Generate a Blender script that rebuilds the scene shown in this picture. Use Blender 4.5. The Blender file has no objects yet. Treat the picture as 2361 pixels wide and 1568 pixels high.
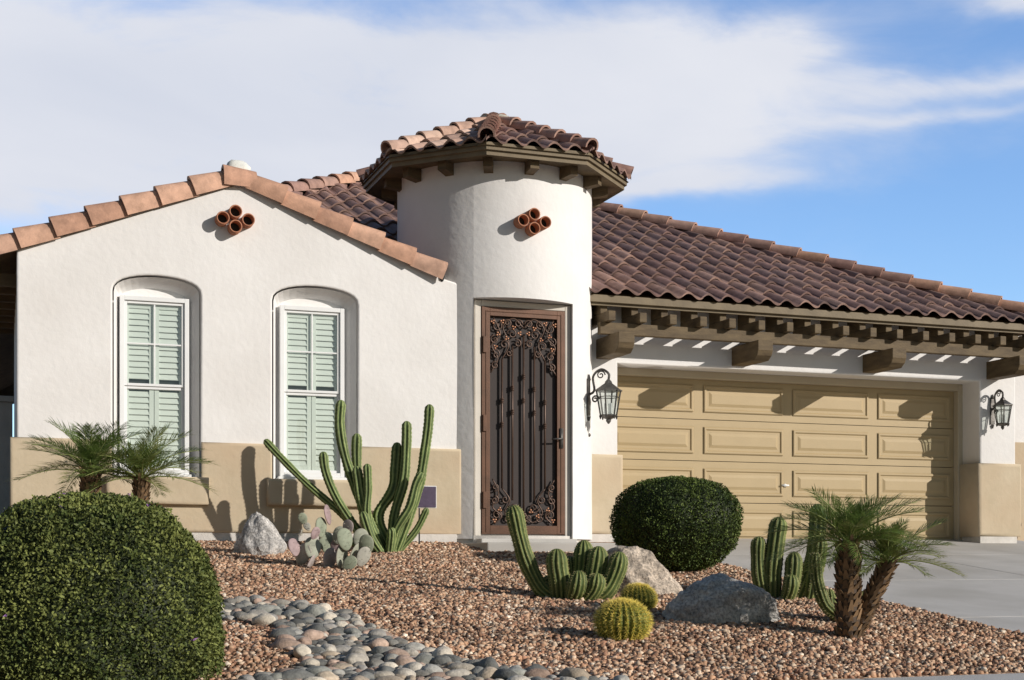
import bpy, math, random
import numpy as np
from mathutils import Vector, Matrix, noise
random.seed(7); rng=np.random.default_rng(7)
sin,cos,pi=math.sin,math.cos,math.pi
scene=bpy.context.scene
scene.view_settings.view_transform='Standard'; scene.view_settings.look='None'; scene.view_settings.exposure=0
R_=Vector((.9397,-.342,0)); F_=Vector((.342,.9397,0)); U_=Vector((0,0,1))

# ------------------------------------------------------------------ helpers
def link(o,parent=None):
    scene.collection.objects.link(o)
    if parent is not None:
        o.parent=parent
        o.matrix_parent_inverse=Matrix.Translation(parent.location).inverted()
    return o
def empty(name,loc):
    e=bpy.data.objects.new(name,None); e.location=loc; e.empty_display_size=.2
    scene.collection.objects.link(e); return e
class MB:
    def __init__(s): s.v=[];s.f=[];s.c=[];s.m=[]
    def add(s,vs,fs,col=(1,1,1),mi=0):
        o=len(s.v); s.v.extend([tuple(p) for p in vs])
        s.f.extend([tuple(i+o for i in q) for q in fs])
        if isinstance(col,list): s.c.extend(col)
        else: s.c.extend([col]*len(vs))
        s.m.extend([mi]*len(fs))
    def box(s,x0,x1,y0,y1,z0,z1,col=(1,1,1),mi=0):
        s.add([(x0,y0,z0),(x1,y0,z0),(x1,y1,z0),(x0,y1,z0),(x0,y0,z1),(x1,y0,z1),(x1,y1,z1),(x0,y1,z1)],
              [(0,3,2,1),(4,5,6,7),(0,1,5,4),(1,2,6,5),(2,3,7,6),(3,0,4,7)],col,mi)
    def build(s,name,mats,parent=None,smooth=False,bevel=0):
        me=bpy.data.meshes.new(name); me.from_pydata(s.v,[],s.f)
        if not isinstance(mats,(list,tuple)): mats=[mats]
        for m in mats: me.materials.append(m)
        me.polygons.foreach_set('material_index',s.m)
        a=me.color_attributes.new('tint','FLOAT_COLOR','POINT')
        arr=np.ones((len(s.v),4),dtype=np.float32); arr[:,:3]=np.array(s.c,dtype=np.float32)[:,:3]
        a.data.foreach_set('color',arr.ravel())
        me.polygons.foreach_set('use_smooth',[smooth]*len(s.f)); me.update()
        o=bpy.data.objects.new(name,me); link(o,parent)
        if bevel:
            b=o.modifiers.new('b','BEVEL'); b.width=bevel; b.segments=2; b.limit_method='ANGLE'
        return o
def box(name,x0,x1,y0,y1,z0,z1,mat,parent=None,bevel=0):
    m=MB(); m.box(x0,x1,y0,y1,z0,z1); return m.build(name,mat,parent,False,bevel)

def material(name,c1,c2=None,scale=3,rough=.85,bump=0,bscale=40,tint=False,metal=0,stretch=(1,1,1),spec=.3,detail=6,bdist=.01,c3=None,scale3=.6,trans=0):
    m=bpy.data.materials.new(name); m.use_nodes=True; nt=m.node_tree; n=nt.nodes; l=nt.links
    b=n['Principled BSDF']; b.inputs['Roughness'].default_value=rough; b.inputs['Metallic'].default_value=metal
    b.inputs['Specular IOR Level'].default_value=spec
    tc=n.new('ShaderNodeTexCoord'); mp=n.new('ShaderNodeMapping'); mp.inputs['Scale'].default_value=stretch
    l.new(tc.outputs['Object'],mp.inputs['Vector'])
    nz=n.new('ShaderNodeTexNoise'); nz.inputs['Scale'].default_value=scale; nz.inputs['Detail'].default_value=detail; nz.inputs['Roughness'].default_value=.6
    l.new(mp.outputs[0],nz.inputs['Vector'])
    ramp=n.new('ShaderNodeValToRGB'); e=ramp.color_ramp.elements
    e[0].position=.32; e[1].position=.68; e[0].color=(*c1,1); e[1].color=(*(c2 or c1),1)
    l.new(nz.outputs[0],ramp.inputs[0]); out=ramp.outputs[0]
    if c3:
        n3=n.new('ShaderNodeTexNoise'); n3.inputs['Scale'].default_value=scale3; n3.inputs['Detail'].default_value=4
        l.new(tc.outputs['Object'],n3.inputs['Vector'])
        mr=n.new('ShaderNodeMapRange'); mr.inputs[1].default_value=.45; mr.inputs[2].default_value=.75; l.new(n3.outputs[0],mr.inputs[0])
        mx=n.new('ShaderNodeMix'); mx.data_type='RGBA'; l.new(mr.outputs[0],mx.inputs[0]); l.new(out,mx.inputs[6]); mx.inputs[7].default_value=(*c3,1); out=mx.outputs[2]
    if tint:
        at=n.new('ShaderNodeAttribute'); at.attribute_name='tint'
        mx=n.new('ShaderNodeMix'); mx.data_type='RGBA'; mx.blend_type='MULTIPLY'; mx.inputs[0].default_value=1
        l.new(out,mx.inputs[6]); l.new(at.outputs['Color'],mx.inputs[7]); out=mx.outputs[2]
    l.new(out,b.inputs['Base Color'])
    if trans:
        tb=n.new('ShaderNodeBsdfTranslucent'); l.new(out,tb.inputs[0]); ms=n.new('ShaderNodeMixShader'); ms.inputs[0].default_value=trans
        l.new(b.outputs[0],ms.inputs[1]); l.new(tb.outputs[0],ms.inputs[2]); l.new(ms.outputs[0],n['Material Output'].inputs[0])
    if bump:
        n2=n.new('ShaderNodeTexNoise'); n2.inputs['Scale'].default_value=bscale; n2.inputs['Detail'].default_value=5
        l.new(mp.outputs[0],n2.inputs['Vector'])
        bp=n.new('ShaderNodeBump'); bp.inputs['Strength'].default_value=bump; bp.inputs['Distance'].default_value=bdist
        l.new(n2.outputs[0],bp.inputs['Height']); l.new(bp.outputs[0],b.inputs['Normal'])
    return m
stucco=material('stucco_white',(.71,.695,.68),(.76,.748,.735),1.6,.92,.33,15,c3=(.67,.65,.63),scale3=.9,bdist=.013)
beige=material('stucco_beige',(.46,.38,.265),(.54,.455,.33),2.5,.92,.33,15,c3=(.50,.385,.265),scale3=1.3,bdist=.013)
cement=material('footing_cement',(.50,.475,.44),(.64,.61,.57),6,.9,.4,60)
tile_m=material('clay_tile',(.72,.72,.72),(1.15,1.15,1.15),9,.75,.3,60,tint=True)
wood=material('stained_wood',(.085,.06,.034),(.16,.115,.062),4,.7,.4,30,stretch=(1,1,4))
trimbrown=material('painted_fascia',(.15,.115,.07),(.20,.155,.095),5,.6,.2,40)
tan=material('garage_tan_paint',(.40,.305,.17),(.43,.33,.187),2,.5,.12,150)
tan2=material('garage_trim_paint',(.46,.39,.28),(.50,.43,.31),2,.6)
white=material('window_vinyl',(.72,.73,.73),(.77,.78,.78),4,.35)
shut=material('shutter_paint',(.70,.74,.69),(.76,.79,.74),3,.45)
dark=material('dark_interior',(.02,.025,.025),(.03,.035,.033),2,.8)
bronze=material('bronze_metal',(.085,.042,.024),(.13,.062,.036),6,.42,.1,80,metal=.35,spec=.5)
bronze_d=material('dark_iron',(.06,.036,.026),(.10,.056,.038),9,.42,metal=.4,spec=.5)
copper=material('copper_leaf',(.30,.14,.08),(.38,.2,.12),9,.4,metal=.5)
mesh_m=material('screen_mesh',(.04,.032,.03),(.055,.044,.042),200,.7)
pewter=material('lantern_metal',(.07,.065,.06),(.16,.15,.14),14,.45,.2,60,metal=.5)
conc=material('concrete',(.42,.405,.38),(.52,.50,.475),1.3,.9,.3,90,c3=(.37,.35,.32),scale3=.8)
asph=material('asphalt',(.045,.045,.047),(.06,.06,.06),30,.95,.4,120)
terra=material('terracotta',(.36,.15,.085),(.45,.2,.12),12,.8,.2,60)
white_c=material('mortar',(.62,.62,.58),(.74,.74,.7),7,.9,.5,40)
tinted=material('tinted_plant',(.75,.75,.75),(1.15,1.15,1.15),14,.65,tint=True)
leafm=material('leaf',(.8,.8,.8),(1.15,1.15,1.15),5,.6,tint=True,spec=.2)
frondm=material('palm_leaflet',(.8,.8,.8),(1.15,1.15,1.15),5,.5,tint=True,spec=.3,trans=.35)
stone_m=material('stone_tint',(.70,.70,.70),(1.2,1.2,1.2),30,.85,.5,80,tint=True)
granite=material('granite',(.45,.45,.45),(1.35,1.33,1.3),55,.9,1.0,22,tint=True,bdist=.03,detail=10)
grav_m=material('gravel_tint',(.85,.85,.85),(1.15,1.15,1.15),40,.92,tint=True)
gl=bpy.data.materials.new('window_glass'); gl.use_nodes=True
nt=gl.node_tree; nt.nodes.clear(); o_=nt.nodes.new('ShaderNodeOutputMaterial'); mx=nt.nodes.new('ShaderNodeMixShader'); mx.inputs[0].default_value=.14
tr=nt.nodes.new('ShaderNodeBsdfTransparent'); tr.inputs[0].default_value=(.90,.935,.915,1); g2=nt.nodes.new('ShaderNodeBsdfGlossy'); g2.inputs['Roughness'].default_value=.03
nt.links.new(tr.outputs[0],mx.inputs[1]); nt.links.new(g2.outputs[0],mx.inputs[2]); nt.links.new(mx.outputs[0],o_.inputs[0])

def frames(pts):
    T=[]
    for i in range(len(pts)):
        a=pts[max(i-1,0)]; b=pts[min(i+1,len(pts)-1)]; T.append((b-a).normalized())
    n=T[0].orthogonal().normalized(); N=[]
    for t in T:
        n=(n-t*n.dot(t)).normalized(); N.append(n)
    return T,N
def tube(mb,pts,r,n=8,col=(1,1,1),mi=0,cap=True):
    pts=[Vector(p) for p in pts]; T,N=frames(pts); vs=[];fs=[]
    for i,p in enumerate(pts):
        rr=r[i] if isinstance(r,(list,tuple)) else r
        B=T[i].cross(N[i])
        for k in range(n):
            a=2*pi*k/n; vs.append(p+(N[i]*cos(a)+B*sin(a))*rr)
    for i in range(len(pts)-1):
        for k in range(n):
            fs.append((i*n+k,i*n+(k+1)%n,(i+1)*n+(k+1)%n,(i+1)*n+k))
    if cap: fs.append(tuple(range(n))[::-1]); fs.append(tuple((len(pts)-1)*n+k for k in range(n)))
    mb.add(vs,fs,col,mi)
def catmull(P,n):
    P=[Vector(p) for p in P]; Q=[P[0]*2-P[1]]+P+[P[-1]*2-P[-2]]; out=[]
    for i in range(1,len(Q)-2):
        for k in range(n):
            t=k/n
            out.append(.5*((2*Q[i])+(Q[i+1]-Q[i-1])*t+(2*Q[i-1]-5*Q[i]+4*Q[i+1]-Q[i+2])*t*t+(3*Q[i]-Q[i-1]-3*Q[i+1]+Q[i+2])*t**3))
    out.append(P[-1]); return out
import bmesh
def ico(sub):
    bm=bmesh.new(); bmesh.ops.create_icosphere(bm,subdivisions=sub,radius=1)
    v=[x.co.copy() for x in bm.verts]; f=[tuple(q.index for q in p.verts) for p in bm.faces]; bm.free(); return v,f
ICO={k:ico(k) for k in (1,2,3,5)}

# ------------------------------------------------------------------ terrain
def g(y): return -1.391+.107*y
def gz(x,y):
    if y<6.66: return -.93
    b=g(min(y,14.6))
    if x>6.72: return b-.17
    return b+.018*noise.noise(Vector((x*.9,y*.9,0)))*(1 if 7<y<14 else 0)
xs=[-600,-200,-70,-30,-15,-8]+list(np.arange(-5,6.6,.3))+[6.69,6.73,8,10,13,16,25,45,90,250,600]
ys=[-600,-200,-60,-20,-5,2,4,6,6.65,6.67]+list(np.arange(6.9,14.6,.3))+[14.6,15.5,18,25,40,80,200,700]
m=MB(); vs=[(x,y,gz(x,y)) for y in ys for x in xs]; W=len(xs)
fs=[(j*W+i,j*W+i+1,(j+1)*W+i+1,(j+1)*W+i) for j in range(len(ys)-1) for i in range(W-1)]
ground_m=bpy.data.materials.new('gravel_ground'); ground_m.use_nodes=True
n=ground_m.node_tree.nodes; l=ground_m.node_tree.links; b=n['Principled BSDF']; b.inputs['Roughness'].default_value=.95
tc=n.new('ShaderNodeTexCoord'); vo=n.new('ShaderNodeTexVoronoi'); vo.inputs['Scale'].default_value=42; l.new(tc.outputs['Object'],vo.inputs['Vector'])
sp=n.new('ShaderNodeSeparateColor'); l.new(vo.outputs['Color'],sp.inputs[0]); rp=n.new('ShaderNodeValToRGB'); l.new(sp.outputs[0],rp.inputs[0])
e=rp.color_ramp.elements; e[0].color=(.10,.06,.04,1); e[1].color=(.48,.35,.25,1); q=e.new(.4); q.color=(.24,.145,.095,1); q=e.new(.7); q.color=(.37,.235,.155,1)
l.new(rp.outputs[0],b.inputs['Base Color'])
bp=n.new('ShaderNodeBump'); bp.inputs['Strength'].default_value=1; bp.inputs['Distance'].default_value=.02; bp.invert=True; l.new(vo.outputs['Distance'],bp.inputs['Height']); l.new(bp.outputs[0],b.inputs['Normal'])
m.add(vs,fs); m.build('ground',ground_m,None,True)

box('street',-300,300,-4.5,5.0,-1.0,-.88,asph)
m=MB()
xx=-30.0
while xx<40:
    m.box(xx+.006,xx+1.5-.006,5.22,6.70,-.95,-.675); xx+=1.5
m.build('sidewalk',conc,None,False,.008)
m=MB(); m.box(-40,6.6,4.98,5.2,-1.0,-.715); m.box(13.2,40,4.98,5.2,-1.0,-.715); m.box(6.6,13.2,4.98,5.2,-1.0,-.83); m.build('kerb',conc,None,False,.02)
# driveway slabs
m=MB(); dz=lambda y: -1.425+.107*y
ye=[15.56,13.6,11.3,9.0,6.72]; xe=[6.7,9.75,12.9]
for i in range(len(ye)-1):
    for j in range(2):
        x0,x1=xe[j]+.007,xe[j+1]-.007; y1,y0=ye[i]-.007,ye[i+1]+.007
        m.add([(x0,y0,dz(y0)-.14),(x1,y0,dz(y0)-.14),(x1,y1,dz(y1)-.14),(x0,y1,dz(y1)-.14),(x0,y0,dz(y0)),(x1,y0,dz(y0)),(x1,y1,dz(y1)),(x0,y1,dz(y1))],
              [(0,3,2,1),(4,5,6,7),(0,1,5,4),(1,2,6,5),(2,3,7,6),(3,0,4,7)])
m.build('driveway',conc,None,False,.008)
m=MB(); m.box(4.62,5.63,13.42,14.75,-.1,.152); m.box(5.645,6.69,13.42,14.98,-.1,.150); m.build('walkway',conc,None,False,.012)

# cobble stream polygon
POLY=[(.2,9.5),(1.3,9.25),(1.62,8.8),(1.52,8.0),(1.58,7.5),(1.15,7.1),(1.0,6.7),(3.15,6.7),(2.7,7.0),(2.32,7.7),(2.22,8.2),(2.2,9.1),(1.95,9.85),(1.2,10.05),(.2,10.2)]
def inpoly(x,y):
    c=False; j=len(POLY)-1
    for i in range(len(POLY)):
        xi,yi=POLY[i]; xj,yj=POLY[j]
        if (yi>y)!=(yj>y) and x<(xj-xi)*(y-yi)/(yj-yi)+xi: c=not c
        j=i
    return c
# gravel
N=125000
px=rng.uniform(-2.2,6.68,N); py=rng.uniform(6.71,14.4,N)
keep=~((px>4.6)&(py>13.4))
keep&=~((px<-.1)&(rng.random(N)<.6))
idx=np.where(keep)[0]; px=px[idx]; py=py[idx]
ins=np.array([inpoly(a,b_) if 0<a<3.3 else False for a,b_ in zip(px,py)]); sel=~ins|(rng.random(len(px))<.15)
px=px[sel]; py=py[sel]; N=len(px)
base=np.array([(-1,-1,-1),(1,-1,-1),(1,1,-1),(-1,1,-1),(-.8,-.8,1),(.8,-.8,1),(.8,.8,1),(-.8,.8,1)],dtype=np.float32)
sz=.006+.012*rng.random(N)**1.6
sc=np.stack([sz*rng.uniform(.8,1.4,N),sz*rng.uniform(.8,1.3,N),sz*rng.uniform(.5,.9,N)],1)
V=base[None]*(1+rng.uniform(-.35,.2,(N,8,3)))*sc[:,None,:]
ax=rng.normal(size=(N,3)); ax/=np.linalg.norm(ax,axis=1)[:,None]; an=rng.uniform(0,1.1,N); 
def rot(V,ax,an):
    c=np.cos(an)[:,None,None]; s=np.sin(an)[:,None,None]; a=ax[:,None,:]
    return V*c+np.cross(np.broadcast_to(a,V.shape),V)*s+a*(np.sum(V*a,2,keepdims=True))*(1-c)
V=rot(V,ax,an); za=np.tile(np.array([[0,0,1.]]),(N,1)); V=rot(V,za,rng.uniform(0,6.28,N))
pz=np.array([gz(a,b_) for a,b_ in zip(px,py)])+rng.uniform(.002,.013,N)
V+=np.stack([px,py,pz],1)[:,None,:]
quads=np.array([(0,3,2,1),(4,5,6,7),(0,1,5,4),(1,2,6,5),(2,3,7,6),(3,0,4,7)])
Fq=(quads[None]+8*np.arange(N)[:,None,None]).reshape(-1,4)
me=bpy.data.meshes.new('gravel'); me.vertices.add(N*8); me.vertices.foreach_set('co',V.astype(np.float32).ravel())
me.loops.add(Fq.size); me.loops.foreach_set('vertex_index',Fq.ravel().astype(np.int32))
me.polygons.add(len(Fq)); me.polygons.foreach_set('loop_start',np.arange(0,Fq.size,4,dtype=np.int32)); me.polygons.foreach_set('loop_total',np.full(len(Fq),4,dtype=np.int32))
me.update(calc_edges=True); me.validate()
pal=np.array([(.58,.38,.25),(.46,.275,.17),(.29,.16,.10),(.68,.52,.38),(.14,.09,.065),(.50,.38,.28),(.41,.22,.14),(.76,.65,.52)])
pc=rng.choice(len(pal),N,p=[.22,.22,.17,.09,.12,.08,.07,.03]); cc=pal[pc]*rng.uniform(.75,1.1,(N,1))
lowf=np.array([noise.noise(Vector((a*1.1,b_*1.1,3))) for a,b_ in zip(px,py)]); cc=cc*(1+.25*lowf[:,None])
ca=np.ones((N*8,4),dtype=np.float32); ca[:,:3]=np.repeat(cc,8,axis=0)
a=me.color_attributes.new('tint','FLOAT_COLOR','POINT'); a.data.foreach_set('color',ca.ravel())
me.materials.append(grav_m); o=bpy.data.objects.new('gravel',me); link(o)
# cobbles
m=MB(); placed=[]; tries=0
cp=[(.31,.30,.27),(.21,.21,.195),(.44,.40,.34),(.50,.41,.31),(.44,.32,.25),(.14,.14,.13),(.35,.33,.30),(.56,.50,.41),(.27,.27,.24),(.38,.27,.21),(.19,.18,.16)]
iv,if_=ICO[3]
while len(placed)<900 and tries<60000:
    tries+=1
    x=random.uniform(.15,3.2); y=random.uniform(6.74,10.2)
    if not inpoly(x,y): continue
    s=random.choice([.028,.034,.042,.05,.058,.07])*random.uniform(.85,1.15)
    if any((x-a)**2+(y-b_)**2<(.74*(s+c_))**2 for a,b_,c_ in placed): continue
    placed.append((x,y,s))
    sx,sy,sz_=s*random.uniform(1,1.4),s*random.uniform(.75,1.05),s*random.uniform(.5,.75)
    M=Matrix.Rotation(random.uniform(0,6.28),3,'Z')@Matrix.Rotation(random.uniform(-.4,.4),3,'X')
    sd=Vector((random.random()*50,0,0)); z0=gz(x,y)+sz_*.5+random.uniform(0,.012); q=random.uniform(.7,1.25)
    m.add([M@Vector((v.x*sx,v.y*sy,v.z*sz_))*(1+.2*noise.noise(v*1.1+sd))+Vector((x,y,z0)) for v in iv],if_,tuple(c_*q for c_ in random.choice(cp)))
m.build('river_stones',stone_m,None,True)

# ------------------------------------------------------------------ house
house=empty('stucco_house',(6,15,.2))
def curve_slab(name,outline,holes,yfront,thick,bev,mat,parent):
    cu=bpy.data.curves.new(name,'CURVE'); cu.dimensions='2D'; cu.fill_mode='BOTH'
    for pl in [outline]+holes:
        s=cu.splines.new('POLY'); s.points.add(len(pl)-1); s.use_cyclic_u=True
        for i,(x,z) in enumerate(pl): s.points[i].co=(x,z,0,1)
    cu.bevel_depth=bev; cu.bevel_resolution=3; cu.extrude=thick/2-bev; cu.offset=-bev
    cu.materials.append(mat); o=bpy.data.objects.new(name,cu); scene.collection.objects.link(o)
    o.rotation_euler=(pi/2,0,0); o.location=(0,yfront+thick/2,0)
    bpy.context.view_layer.update()
    dg=bpy.context.evaluated_depsgraph_get(); me=bpy.data.meshes.new_from_object(o.evaluated_get(dg)); me.transform(o.matrix_world)
    bpy.data.objects.remove(o); 
    o=bpy.data.objects.new(name,me); link(o,parent); return o
def arch(cx,hw,z0,zs,zt,n=14):
    p=[(cx-hw,z0)]
    for i in range(n+1):
        t=pi-pi*i/n; p.append((cx+hw*cos(t),zs+(zt-zs)*sin(t)**.8 if 0<i<n else zs))
    p.append((cx+hw,z0)); return p
YL=14.45
WIN=[(1.478,.43),(3.085,.45)]
curve_slab('gable_wall',[(.15,.2),(4.66,.2),(4.66,2.95),(4.46,3.0),(2.28,3.85),(.15,3.02)],
    [arch(cx,hw,.78,2.65,2.82) for cx,hw in WIN],YL,.18,.022,stucco,house)
def wp():
    p=[(.09,.25),(4.67,.25),(4.67,1.165)]
    for cx,hw in reversed(WIN): p+=[(cx+hw+.005,1.165),(cx+hw+.005,.74),(cx-hw-.005,.74),(cx-hw-.005,1.165)]
    p+=[(.09,1.165)]; return p
curve_slab('wainscot',wp(),[],YL-.045,.2,.03,beige,house)
box('footing',.12,4.62,YL-.02,YL+.2,.0,.25,cement,house)
box('gable_wall_body',.18,4.4,YL+.4,17.5,.1,2.9,stucco,house)
box('gable_wall_side',.155,.3,YL+.17,17.5,.1,2.95,stucco,house)
for wi,(cx,hw) in enumerate(WIN):
    m=MB()
    A=arch(cx,hw-.012,.80,2.64,2.805); B=arch(cx+(-.012),hw-.085,.83,2.58,2.72); y0,y1=YL+.012,YL+.18
    n_=len(A); vs=[(x,y0,z) for x,z in A]+[(x,y1,z) for x,z in B]
    m.add(vs,[(i,(i+1)%n_,n_+(i+1)%n_,n_+i) for i in range(n_)]); m.add([(x,y1,z) for x,z in B],[tuple(range(n_))])
    m.build('window_reveal_%d'%wi,stucco,house)
    o=curve_slab('window_sill_%d'%wi,[(cx-hw-.07,.53),(cx+hw+.07,.53),(cx+hw+.07,.805),(cx-hw-.07,.805)],[],YL-.13,.2,.035,beige,house)
    f=MB(); x0,x1=cx-.355,cx+.325; z0,z1=.84,2.62; xm=(x0+x1)/2
    yf=YL+.08; t=.045
    f.box(x0,x0+t,yf,y1,z0,z1); f.box(x1-t,x1,yf,y1,z0,z1); f.box(x0+t,x1-t,yf,y1,z1-t,z1); f.box(x0+t,x1-t,yf,y1,z0,z0+t)
    f.box(x0-.02,x1+.02,yf-.03,y1,z0-.035,z0-.001)
    X0,X1=x0+t,x1-t; Z0,Z1=z0+t,z1-t; zm=1.72; ya=YL+.10; s=.028
    for (a_,b_,yy) in ((Z0,zm,ya+.015),(zm,Z1,ya)):
        f.box(X0+.001,X0+s,yy,yy+.03,a_+.001,b_-.001); f.box(X1-s,X1-.001,yy,yy+.03,a_+.001,b_-.001)
        f.box(X0+s,X1-s,yy,yy+.03,a_+.001,a_+s); f.box(X0+s,X1-s,yy,yy+.03,b_-s,b_-.001)
    f.box(xm-.008,xm+.008,ya+.005,ya+.02,zm+s,Z1-s); zz=(zm+Z1)/2
    f.box(X0+s,X1-s,ya+.006,ya+.019,zz-.008,zz+.008)
    f.build('window_frame_%d'%wi,white,house,False,.004)
    box('window_dark_%d'%wi,X0,X1,y1-.008,y1-.002,Z0,Z1,dark,house)
    h=MB(); ys_=y1-.045
    for (a_,b_) in ((X0+.002,xm-.003),(xm+.003,X1-.002)):
        h.box(a_,a_+.045,ys_,ys_+.02,Z0+.01,Z1-.01); h.box(b_-.045,b_,ys_,ys_+.02,Z0+.01,Z1-.01)
        for zc in (Z0+.04,zm,Z1-.04): h.box(a_+.045,b_-.045,ys_,ys_+.02,zc-.03,zc+.03)
        zc=Z0+.1
        while zc<Z1-.08:
            if abs(zc-zm)>.05:
                d=.016; hh=.026
                h.add([(a_+.045,ys_+.0,zc-hh),(b_-.045,ys_+.0,zc-hh),(b_-.045,ys_+d,zc+hh),(a_+.045,ys_+d,zc+hh),
                       (a_+.045,ys_+.004,zc-hh-.005),(b_-.045,ys_+.004,zc-hh-.005),(b_-.045,ys_+d+.003,zc+hh-.005),(a_+.045,ys_+d+.003,zc+hh-.005)],
                      [(0,1,2,3),(7,6,5,4),(0,4,5,1)])
            zc+=.060
    h.build('window_shutter_%d'%wi,shut,house)
    gg=MB(); gg.add([(X0+s,ya+.012,zm+s),(X1-s,ya+.012,zm+s),(X1-s,ya+.012,Z1-s),(X0+s,ya+.012,Z1-s)],[(0,1,2,3)])
    gg.add([(X0+s,ya+.03,Z0+s),(X1-s,ya+.03,Z0+s),(X1-s,ya+.03,zm-s),(X0+s,ya+.03,zm-s)],[(0,1,2,3)]); gg.build('window_pane_%d'%wi,gl,house)

# tower
TX,TY,TR=5.355,15.3,1.12
def ring(phis,z,r=TR): return [(TX+r*sin(p),TY-r*cos(p),z) for p in phis]
pd=math.asin(.575/TR); ztop=4.27; zd=2.79
m=MB()
nf=14; front=[-pd+2*pd*i/nf for i in range(nf+1)]
nb=48; back=[pd+(2*pi-2*pd)*i/nb for i in range(nb+1)]
def wav(p,z): return TR*(1+.006*noise.noise(Vector((sin(p)*2,cos(p)*2,z*1.5))))
zs=[.2,.7,1.2,1.7,2.2,zd,2.84,3.2,3.6,4.0,ztop]
def strip(phis,zl):
    vs=[];fs=[];n_=len(phis)
    for z in zl:
        for p in phis:
            r=wav(p,z); 
            vs.append((TX+r*sin(p),TY-r*cos(p),z))
    for j in range(len(zl)-1):
        for i in range(n_-1): fs.append((j*n_+i,j*n_+i+1,(j+1)*n_+i+1,(j+1)*n_+i))
    m.add(vs,fs)
strip(back,zs); strip(front,zs[5:])
m.build('tower_wall',stucco,house,True)
m=MB(); yd=14.43
fr=ring(front,zd+.001); m.add(fr+[(x,yd,zd+.001) for x,y,z in fr],[(i,i+1,nf+2+i,nf+1+i) for i in range(nf)])
for sg in (-1,1):
    xe_=TX+sg*.575; ye_=TY-TR*cos(pd)
    m.add([(xe_,ye_-.002,.15),(xe_,yd,.15),(xe_,yd,zd),(xe_,ye_-.002,zd)],[(0,1,2,3)])
m.box(TX-.575,TX+.575,yd+.001,yd+.03,.15,zd)
m.build('door_recess',stucco,house)
m=MB(); nn=40; ph=[2*pi*i/nn for i in range(nn)]
m.add(ring(ph,.0,TR-.03)+ring(ph,.235,TR-.03),[(i,(i+1)%nn,nn+(i+1)%nn,nn+i) for i in range(nn)]); m.build('tower_footing',cement,house,True)

# garage walls
GW=15.05; gx0,gx1=6.80,11.93; gt=2.28
curve_slab('garage_wall',[(6.25,.2),(gx0,.2),(gx0,gt),(gx1,gt),(gx1,.2),(12.50,.2),(12.50,3.08),(6.25,3.08)],[],GW,.42,.03,stucco,house)
curve_slab('garage_wainscot',[(6.2,.27),(gx0+.05,.27),(gx0+.05,1.2),(6.2,1.2)],[],GW-.05,.44,.04,beige,house)
curve_slab('garage_wainscot_right',[(gx1-.05,.27),(12.56,.27),(12.56,1.22),(gx1-.05,1.22)],[],GW-.05,.5,.04,beige,house)
box('garage_footing',6.25,gx0+.01,GW-.02,GW+.4,.0,.27,cement,house); box('garage_footing_right',gx1-.01,12.5,GW-.02,GW+.4,.0,.27,cement,house)
box('garage_side_wall',12.2,12.49,GW+.42,24,.1,3.0,stucco,house)
box('garage_back',6.0,12.2,15.75,15.9,.1,2.9,stucco,house)
m=MB(); yt=15.40; m.box(gx0-.02,gx0+.06,yt,yt+.1,.15,gt-.0); m.box(gx1-.07,gx1+.02,yt,yt+.1,.15,gt); m.box(gx0+.06,gx1-.07,yt,yt+.1,gt-.09,gt+.01)
m.build('garage_door_trim',tan2,house,False,.006)
m=MB(); dx0,dx1=gx0+.02,gx1-.06; dz0,dz1=.165,2.21; yG=15.5
rows=4; rh=(dz1-dz0)/rows; cw=(dx1-dx0)/4
for r in range(rows):
    z0=dz0+r*rh+.004; z1=dz0+(r+1)*rh-.004; m.box(dx0,dx1,yG,yG+.04,z0,z1)
    for c in range(4):
        a=dx0+c*cw+.07; b_=dx0+(c+1)*cw-.07; za=z0+.085; zb=z1-.085
        for (i1,i2,y1_,y2_) in ((0,.012,0,-.010),(.012,.030,-.010,-.010),(.030,.045,-.010,.006),(.045,.075,.006,.006),(.075,.11,.006,-.006)):
            P=[(a+i1,za+i1),(b_-i1,za+i1),(b_-i1,zb-i1),(a+i1,zb-i1)]; Q=[(a+i2,za+i2),(b_-i2,za+i2),(b_-i2,zb-i2),(a+i2,zb-i2)]
            m.add([(x,yG-.010+y1_,z) for x,z in P]+[(x,yG-.010+y2_,z) for x,z in Q],[(k,(k+1)%4,4+(k+1)%4,4+k) for k in range(4)])
        i=.11; m.add([(a+i,yG-.016,za+i),(b_-i,yG-.016,za+i),(b_-i,yG-.016,zb-i),(a+i,yG-.016,zb-i)],[(0,1,2,3)])
m.build('garage_door',tan,house)
box('garage_door_backing',dx0,dx1,yG+.05,yG+.06,dz0,dz1,dark,house)
m=MB(); hx,hz=dx0+2*cw-.1,dz0+rh*1.45; tube(m,[(hx-.0,yG-.03,hz),(hx+.10,yG-.03,hz)],.011,8); tube(m,[(hx+.05,yG,hz),(hx+.05,yG-.03,hz)],.02,10); m.build('garage_handle',white,house,True)

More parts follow.
